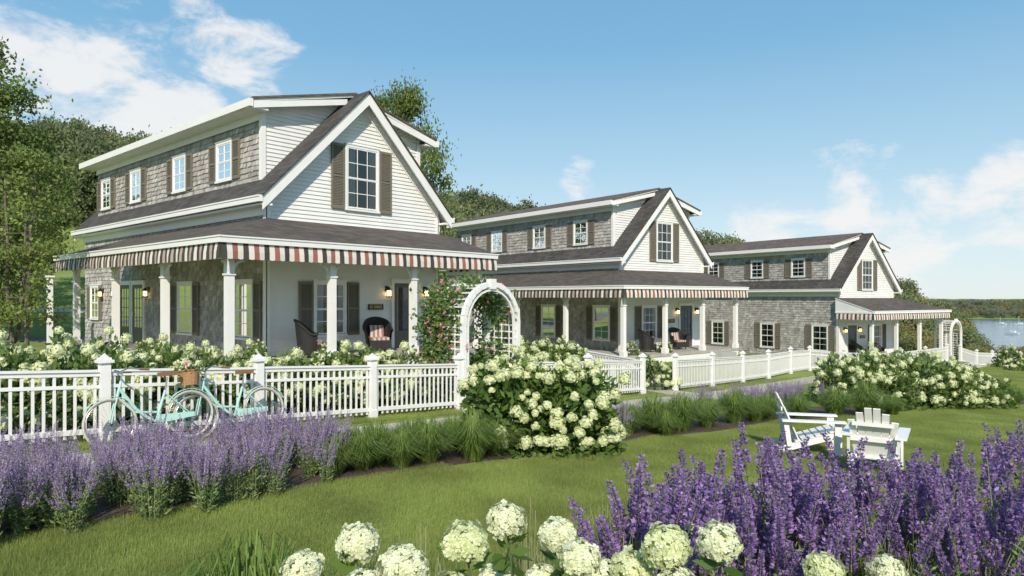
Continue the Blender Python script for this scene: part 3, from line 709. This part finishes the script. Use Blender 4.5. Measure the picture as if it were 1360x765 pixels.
# ------------------------------------------------------------------ trees
def tree(seed,h,cr,nleaf,ls,mat,trunk_r=.2,base=.25,stems=1,nclump=60,crown_sq=1.,sig=.11):
    rng=np.random.default_rng(seed); v=VB(); tips=[]
    for s in range(stems):
        p=np.array([rng.normal(0,.15) if stems>1 else 0,rng.normal(0,.15) if stems>1 else 0,-.1]); lean=rng.normal(0,.12 if stems>1 else .04,2); trunk=[p]
        n=8
        for i in range(n): p=p+np.array([lean[0]+rng.normal(0,.04),lean[1]+rng.normal(0,.04),1])*h*.85/n; trunk.append(p)
        for i in range(n): v.add(tubeq(trunk[i],trunk[i+1],trunk_r*(1-i/n)**.8+.02,trunk_r*(1-(i+1)/n)**.8+.02,7),'bark')
        nb=int(nclump/stems)
        for k in range(nb):
            t=base+(1-base)*rng.uniform(0,1); ft=min(t/.9,1)*n; i=min(int(ft),n-1); q=trunk[i]+(trunk[i+1]-trunk[i])*(ft-i)
            prof=math.sin(math.pi*min(1,(t-base)/(1-base)*.82+.18))**.7
            a=rng.uniform(0,6.28); rr=cr*prof*rng.uniform(.35,1.0)
            e=q+np.array([math.cos(a)*rr,math.sin(a)*rr,rng.uniform(.05,.35)*rr*crown_sq+ (h*.12 if t>.9 else 0)])
            m=(q+e)/2+np.array([0,0,-.06*rr]); r0=.25*trunk_r*(1.1-t)+.012
            v.add(tubeq(q,m,r0,r0*.6,4),'bark'); v.add(tubeq(m,e,r0*.6,.008,4),'bark'); tips+= [e,(m+e)/2]
    tips=np.array(tips); per=int(nleaf/len(tips)); c=np.repeat(tips,per,0); sz=np.repeat(rng.uniform(.6,1.35,len(tips)),per)[:,None]
    p=c+rng.normal(0,1,(len(c),3))*sz*np.array([1,1,.65])*cr*sig
    v.add(leafq(p,ls,ls*.65,rng),mat)
    return v.mesh('tree')
T1=tree(1,14,4.6,20000,.22,'leaf_tree',.28,.2,1,90)
T2=tree(2,13,4.8,20000,.22,'leaf_tree',.26,.15,1,90)
T3=tree(3,6.3,2.0,8000,.12,'leaf_tree_light',.06,.26,3,66,sig=.11)
def puttree(me,px,d,top,hh,rz=0,wide=1):
    x,y=P(px,d); g=Hs(x,y); z=(395-top)*d/907; s=(z-g)/hh; inst('tree',me,(x,y,g),rz,(s*wide,s*wide,s))
puttree(T3,14,19,200,6.3,0,.9)
puttree(T1,-25,34,52,14,0,.85)
puttree(T2,30,54,180,13,1,.8)
puttree(T2,-60,36,120,13,2,1.0)
puttree(T1,-15,44,130,14,2,.85)
puttree(T2,545,44,122,13,3,.56)
puttree(T1,510,47,130,14,1,.5)
def ftree(seed,mat,nm='forest_tree'):
    rng=np.random.default_rng(seed); v=VB(); v.add(tubeq((0,0,-1),(0,0,5),.3,.15,5),'bark'); n=34
    c=unit(rng.normal(size=(n,3)))*rng.uniform(.5,1,(n,1))**.5*np.array([2.9,2.9,3.6])+np.array([0,0,5.2])
    per=46; q=np.repeat(c,per,0)+rng.normal(0,.6,(n*per,3)); v.add(leafq(q,.55,.38,rng),mat); return v.mesh(nm)
FTS=[ftree(i,'leaf_forest_haze') for i in range(4)]; FTA=[ftree(10,'leaf_autumn'),ftree(11,'leaf_autumn')]; FTD=[ftree(12,'leaf_distant_haze'),ftree(13,'leaf_distant_haze')]
FO=empty('forest'); rng=np.random.default_rng(31)
for i in range(7000):
    a_=rng.uniform(-.85,.67); d=rng.uniform(62,185); x,y=C(d,a_*d)
    if rng.uniform()>(d/185)**1.3: continue
    if a_<-.45 and d<92: continue
    if a_>-.3 and a_<.1 and d<75: continue
    if a_>.1 and d<95: continue
    g=Hs(x,y)
    if g<-13: continue
    s=rng.uniform(.6,1.15); au=(a_>.45 and rng.uniform()<.55) or rng.uniform()<.10
    if a_>.4: s*=.78
    if a_>.58: s*=.7
    L=FTA if au else FTS; inst('forest_tree',L[rng.integers(len(L))],(x,y,g-.3),rng.uniform(0,6.28),(s,s,s*rng.uniform(.8,1.25)),FO)
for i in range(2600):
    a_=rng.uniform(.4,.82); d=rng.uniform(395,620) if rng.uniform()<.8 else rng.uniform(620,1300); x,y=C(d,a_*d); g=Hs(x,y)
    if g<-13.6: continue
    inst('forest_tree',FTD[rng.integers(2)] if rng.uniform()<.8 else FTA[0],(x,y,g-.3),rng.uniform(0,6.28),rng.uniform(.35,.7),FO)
for i in range(170):
    px=rng.uniform(1195,1300); d=rng.uniform(75,170); x,y=P(px,d); g=Hs(x,y)
    if g<-13.6: continue
    inst('forest_tree',FTA[rng.integers(2)] if rng.uniform()<.6 else FTS[rng.integers(4)],(x,y,g-.3),rng.uniform(0,6.28),rng.uniform(.25,.5),FO)
for i in range(60):
    px=rng.uniform(1290,1420); d=rng.uniform(56,90); x,y=P(px,d); g=Hs(x,y)
    inst('forest_tree',FTA[rng.integers(2)] if rng.uniform()<.5 else FTS[rng.integers(4)],(x,y,g-.3),rng.uniform(0,6.28),rng.uniform(.12,.24),FO)
# ------------------------------------------------------------------ adirondack chairs
def adirondack(px,d,faced):
    x,y=P(px,d); fx,fy=C(*faced); rz=math.atan2(fy,fx); b=MB(); m='white_fence'
    for s in(-1,1):
        b.beam((-.45,s*.26,.08),(.42,s*.26,.36),.03,.10,m,side=(0,1,0))
        b.beam((.40,s*.30,0),(.40,s*.30,.53),.03,.10,m,side=(0,1,0))
        b.hexa([(-.42,s*.33-.07,.545),(.50,s*.33-.07,.545),(.50,s*.33+.07,.545),(-.42,s*.33+.07,.545),(-.42,s*.33-.07,.57),(.50,s*.33-.07,.57),(.50,s*.33+.07,.57),(-.42,s*.33+.07,.57)],m)
        b.beam((-.30,s*.30,.15),(-.36,s*.30,.545),.03,.07,m,side=(0,1,0))
        b.beam((-.45,s*.26,0),(-.45,s*.26,.14),.03,.10,m,side=(0,1,0))
    for i in range(7):
        t=i/6; xx=-.18+t*.60; z=.225+ (xx+.18)*.32; b.beam((xx,-.29,z+.01),(xx,.29,z+.01),.08,.02,m,side=(1,0,.32))
    for i in range(6):
        yy=(i-2.5)*.092; top=.98-.10*abs(i-2.5)**1.6/2.2
        dx=-.33; k=(top-.22)/.76
        b.beam((-.14,yy*.85,.20),(-.14+dx*k,yy*1.15,.20+.76*k),.086,.02,m,side=(0,1,0))
    b.beam((-.30,-.28,.50),(-.30,.28,.50),.03,.06,m); b.beam((-.41,-.25,.72),(-.41,.25,.72),.025,.05,m)
    return b.obj('adirondack_chair',None,(x,y,Hs(x,y)),rz)
adirondack(1072,10.9,(-.25,1.0)); adirondack(1163,9.5,(.85,.55))
# ------------------------------------------------------------------ wicker chairs
def wicker(loc,rz):
    b=MB(); n=16; prev=None
    for i in range(n+1):
        t=-2.0+4.0*i/n; R=.36; c=(math.cos(t+math.pi),math.sin(t+math.pi)); top=.62+.38*max(0,math.cos(t))**.7
        p0=(c[0]*R*.92,c[1]*R*.92,.12); p1=(c[0]*R*1.15,c[1]*R*1.15,top)
        if prev:
            a0,a1=prev; b.quad(a0,p0,p1,a1,'wicker'); b.tube(a1,p1,.035,'wicker',n=6)
            q=lambda p,k:(p[0]*k,p[1]*k,p[2]); b.quad(q(a0,.88),q(p0,.88),q(p1,.9),q(a1,.9),'wicker')
        prev=(p0,p1)
    b.box(-.28,.32,-.3,.3,.1,.36,'wicker')
    for i in range(8):
        m='cushion_pale' if i%2 else 'cushion_stripe'; y0=-.26+i*.065; b.box(-.22,.30,y0,y0+.0645,.361,.44,m)
        if 1<=i<=6: b.hexa([(-.22,y0,.44),(-.12,y0,.44),(-.12,y0+.0645,.44),(-.22,y0+.0645,.44),(-.28,y0,.76),(-.20,y0,.78),(-.20,y0+.0645,.78),(-.28,y0+.0645,.76)],m)
    for sx,sy in((-.22,-.24),(.28,-.26),(-.22,.24),(.28,.26)): b.tube((sx,sy,0),(sx,sy,.12),.025,'wicker')
    return b.obj('wicker_chair',None,loc,rz)
for h in(0,1):
    wicker(hl(h,.75,-.95),rad(-35)); wicker(hl(h,3.05,-.85),rad(-115))
wicker(hl(2,3.0,-.9),rad(-90)); wicker(hl(2,1.2,-.9),rad(-70))
# ------------------------------------------------------------------ bicycles
def bike(x,y,rz,basket):
    b=MB(); R=.335
    def ring(c,R,r,m,n=30,k=6):
        for i in range(n):
            a0=2*math.pi*i/n; a1=2*math.pi*(i+1)/n
            b.tube((c+R*math.cos(a0),0,R*math.sin(a0)+.345),(c+R*math.cos(a1),0,R*math.sin(a1)+.345),r,m,n=k)
    for c in(-.53,.53):
        ring(c,R-.012,.018,'tire_cream'); ring(c,R-.035,.008,'steel')
        for i in range(20):
            a=2*math.pi*i/20; b.tube((c,0,.345),(c+(R-.03)*math.cos(a),0,.345+(R-.03)*math.sin(a)),.0012,'steel',n=3)
        b.tube((c,-.05,.345),(c,.05,.345),.02,'steel')
        for i in range(9):
            a0=math.pi*(.12+.078*i) ; a1=a0+math.pi*.078; RR=R+.028
            b.beam((c+RR*math.cos(a0),0,.345+RR*math.sin(a0)),(c+RR*math.cos(a1),0,.345+RR*math.sin(a1)),.055,.006,'bike_paint',side=(0,1,0))
    pm='bike_paint'; bb=(.05,0,.30); hd=(-.40,0,.80); hd2=(-.44,0,.70); st=(.20,0,.72)
    b.tube(bb,st,.018,pm); b.tube(st,(.235,0,.90),.012,'steel'); b.poly([hd,(-.2,0,.5),(-.05,0,.36),bb],.022,pm); b.poly([hd2,(-.22,0,.46),(.12,0,.42)],.016,pm)
    for s in(-.035,.035):
        b.tube((bb[0],s,bb[2]),(.53,s,.345),.009,pm); b.tube((st[0],s,st[2]-.05),(.53,s,.345),.008,pm); b.poly([(-.44,s,.68),(-.48,s,.55),(-.53,s,.345)],.010,pm)
    b.tube((-.37,0,.90),(-.44,0,.66),.019,pm); b.tube((-.355,0,1.0),(-.38,0,.88),.012,'steel')
    for s in(-1,1):
        b.poly([(-.355,0,1.0),(-.40,s*.12,1.03),(-.36,s*.24,1.06),(-.22,s*.30,1.03)],.011,'steel'); b.tube((-.24,s*.295,1.035),(-.12,s*.305,1.02),.017,'leather')
    for i in range(6):
        t=i/5; w=.02+.085*ss(t); b.box(.11+t*.2,.15+t*.2,-w,w,.92,.975,'leather')
    for i in range(14):
        a0=2*math.pi*i/14; a1=2*math.pi*(i+1)/14; b.tube((.05+.085*math.cos(a0),-.05,.30+.085*math.sin(a0)),(.05+.085*math.cos(a1),-.05,.30+.085*math.sin(a1)),.006,'steel',n=4)
    b.hexa([(.05,-.07,.27),(.56,-.07,.31),(.56,-.05,.31),(.05,-.05,.27),(.05,-.07,.39),(.56,-.07,.375),(.56,-.05,.375),(.05,-.05,.39)],pm)
    b.tube((.05,-.08,.3),(.13,-.08,.16),.008,'steel'); b.box(.08,.18,-.18,-.09,.145,.165,'rubber'); b.tube((.05,.08,.3),(-.03,.08,.44),.008,'steel'); b.box(-.08,.02,.09,.18,.43,.45,'rubber')
    if basket:
        x0=-.62; n=16
        for k in range(n):
            a0=2*math.pi*k/n; a1=2*math.pi*(k+1)/n
            f=lambda a,z,s:(x0+.03+s*.13*math.cos(a),s*.18*math.sin(a),z)
            b.quad(f(a0,.82,.85),f(a1,.82,.85),f(a1,1.03,1.05),f(a0,1.03,1.05),'wicker_basket'); b.tube(f(a0,1.03,1.06),f(a1,1.03,1.06),.013,'wicker_basket',n=5)
            b.quad(f(a0,.98,1.0),f(a1,.98,1.0),(x0+.03,0,.98),(x0+.03,0,.98),'mulch')
    E=empty('bicycle',(x,y,Hs(x,y)),rz); o=b.obj('bicycle_frame',E); o.rotation_euler=(rad(-8),0,0)
    if basket:
        rng=np.random.default_rng(5); v=VB()
        for k in range(16):
            c=np.array([-.59+rng.normal(0,.06),rng.normal(0,.09),1.06+rng.uniform(0,.1)]); v.add(head(c,.035,rng,24,.02),'petal_cream' if k%3 else 'petal_pink')
        v.add(leafq(rng.normal(0,1,(90,3))*[.09,.11,.03]+[-.59,0,1.03],.07,.04,rng,1.),'leaf_shrub'); f=inst('basket_flowers',v.mesh('basket_flowers'),(0,0,0),0,1,E); f.rotation_euler=(rad(-8),0,0)
    return E
bike(3.82,10.0,rad(1),False); bike(4.98,10.05,rad(-1),True)
b=MB(); x,y=P(66,24.5); z=Hs(x,y); b.box(x-.08,x+.08,y-.08,y+.08,z,z+2.7,'white_fence'); b.box(x-.12,x+.12,y-.12,y+.12,z+2.7,z+2.76,'white_fence'); b.obj('white_post')
for px,d,s in((1345,260,1.2),(1355,345,1.3),(1330,350,1.2)):
    x,y=P(px,d); b=MB(); b.hexa([(-2,-.6,-.2),(2.2,-.3,-.2),(2.2,.3,-.2),(-2,.6,-.2),(-2.3,-.9,.6),(3,-.1,.9),(3,.1,.9),(-2.3,.9,.6)],'boat_hull'); b.box(-1,.8,-.5,.5,.7,1.3,'boat_hull'); b.tube((.5,0,.6),(.5,0,4.5),.05,'boat_hull')
    b.obj('sailing_boat',None,(x,y,-14),s)
# ------------------------------------------------------------------ light
sd=Vector((-.68,-.64,0)).normalized(); EL=rad(36); sv=Vector((sd.x*math.cos(EL),sd.y*math.cos(EL),math.sin(EL)))
sun=bpy.data.lights.new('sun','SUN'); sun.energy=5.0; sun.angle=rad(.6); sun.color=(1,.905,.77); so=bpy.data.objects.new('sun',sun); so.rotation_euler=sv.to_track_quat('Z','Y').to_euler(); link(so)
w=bpy.data.worlds.new('World'); bpy.context.scene.world=w; w.use_nodes=True; nt=w.node_tree; bg=nt.nodes['Background']
SS=.13
sky=N(nt,'ShaderNodeTexSky',sky_type='NISHITA'); sky.sun_disc=False; sky.sun_elevation=EL; sky.sun_rotation=math.atan2(sd.x,sd.y); sky.air_density=1.0; sky.dust_density=.3; sky.ozone_density=1.5
tc=N(nt,'ShaderNodeTexCoord'); nrm=N(nt,'ShaderNodeVectorMath',operation='NORMALIZE'); nt.links.new(tc.outputs['Generated'],nrm.inputs[0])
mp=N(nt,'ShaderNodeMapping'); mp.inputs['Scale'].default_value=(1,1,2.0); nt.links.new(nrm.outputs[0],mp.inputs['Vector'])
nz=N(nt,'ShaderNodeTexNoise'); nz.inputs['Scale'].default_value=8.5; nz.inputs['Detail'].default_value=9; nz.inputs['Roughness'].default_value=.62; nz.inputs['Distortion'].default_value=.25; nt.links.new(mp.outputs[0],nz.inputs['Vector'])
sep=N(nt,'ShaderNodeSeparateXYZ'); nt.links.new(nrm.outputs[0],sep.inputs[0])
gr=N(nt,'ShaderNodeValToRGB'); el=gr.color_ramp.elements
stops=[(0,(.76,.86,.90)),(.07,(.66,.82,.90)),(.18,(.44,.68,.85)),(.34,(.22,.49,.75)),(.6,(.14,.36,.63))]
while len(el)<len(stops): el.new(.5)
for i,(p_,c_) in enumerate(stops): el[i].position=p_; el[i].color=(*c_,1)
nt.links.new(sep.outputs[2],gr.inputs['Fac'])
gs=N(nt,'ShaderNodeVectorMath',operation='SCALE'); gs.inputs['Scale'].default_value=1/SS; nt.links.new(gr.outputs['Color'],gs.inputs[0])
m0=N(nt,'ShaderNodeMix',data_type='RGBA'); m0.inputs[0].default_value=.85; nt.links.new(sky.outputs[0],m0.inputs[6]); nt.links.new(gs.outputs['Vector'],m0.inputs[7])
def dirv(px,py):
    a=(px-680)/907; t=(395-py)/907; v=Vector((.75+a*.661,.661-a*.75,t)); return v.normalized()
def mask(px,py,r0,r1):
    dt=N(nt,'ShaderNodeVectorMath',operation='DOT_PRODUCT'); nt.links.new(nrm.outputs[0],dt.inputs[0]); dt.inputs[1].default_value=dirv(px,py)
    m=N(nt,'ShaderNodeMapRange',interpolation_type='SMOOTHSTEP'); m.inputs['From Min'].default_value=math.cos(rad(r1)); m.inputs['From Max'].default_value=math.cos(rad(r0)); nt.links.new(dt.outputs['Value'],m.inputs['Value']); return m.outputs['Result']
def mth(op,a,b):
    n=N(nt,'ShaderNodeMath',operation=op)
    for i,v in enumerate((a,b)):
        if isinstance(v,(int,float)): n.inputs[i].default_value=v
        else: nt.links.new(v,n.inputs[i])
    return n.outputs[0]
mk=mth('MAXIMUM',mask(150,110,4,15),mth('MULTIPLY',mask(1180,290,3,9),.95)); mk=mth('MAXIMUM',mk,mth('MULTIPLY',mask(785,243,.5,4),.85)); mk=mth('MAXIMUM',mk,mth('MULTIPLY',mask(1345,268,1,6),1.1)); mk=mth('MAXIMUM',mk,mth('MULTIPLY',mask(60,10,2,9),.9)); mk=mth('MAXIMUM',mk,mth('MULTIPLY',mask(1040,300,1,6),.95)); mk=mth('MAXIMUM',mk,mth('MULTIPLY',mask(330,80,1,6),.95))
th=mth('ADD',nz.outputs['Fac'],mth('MULTIPLY',mth('SUBTRACT',mk,.78),.45))
cr=N(nt,'ShaderNodeMapRange',interpolation_type='SMOOTHSTEP'); cr.inputs['From Min'].default_value=.47; cr.inputs['From Max'].default_value=.69; cr.inputs['To Max'].default_value=.88; nt.links.new(th,cr.inputs['Value'])
mx=N(nt,'ShaderNodeMix',data_type='RGBA'); nt.links.new(cr.outputs['Result'],mx.inputs[0]); nt.links.new(m0.outputs[2],mx.inputs[6]); mx.inputs[7].default_value=(.93/SS,.92/SS,.91/SS,1)
nt.links.new(mx.outputs[2],bg.inputs['Color']); bg.inputs['Strength'].default_value=SS
# ------------------------------------------------------------------ camera
cam=bpy.data.cameras.new('camera'); cam.lens=24; cam.sensor_width=36; cam.shift_y=12.5/1360; cam.clip_end=8000; cam.clip_start=.05
co=bpy.data.objects.new('camera',cam); co.location=(0,0,0); co.rotation_euler=(rad(90),0,math.atan2(.661,.75)-rad(90)); link(co); bpy.context.scene.camera=co
bpy.context.scene.view_settings.view_transform='Standard'; bpy.context.scene.view_settings.look='None'; bpy.context.scene.view_settings.exposure=0
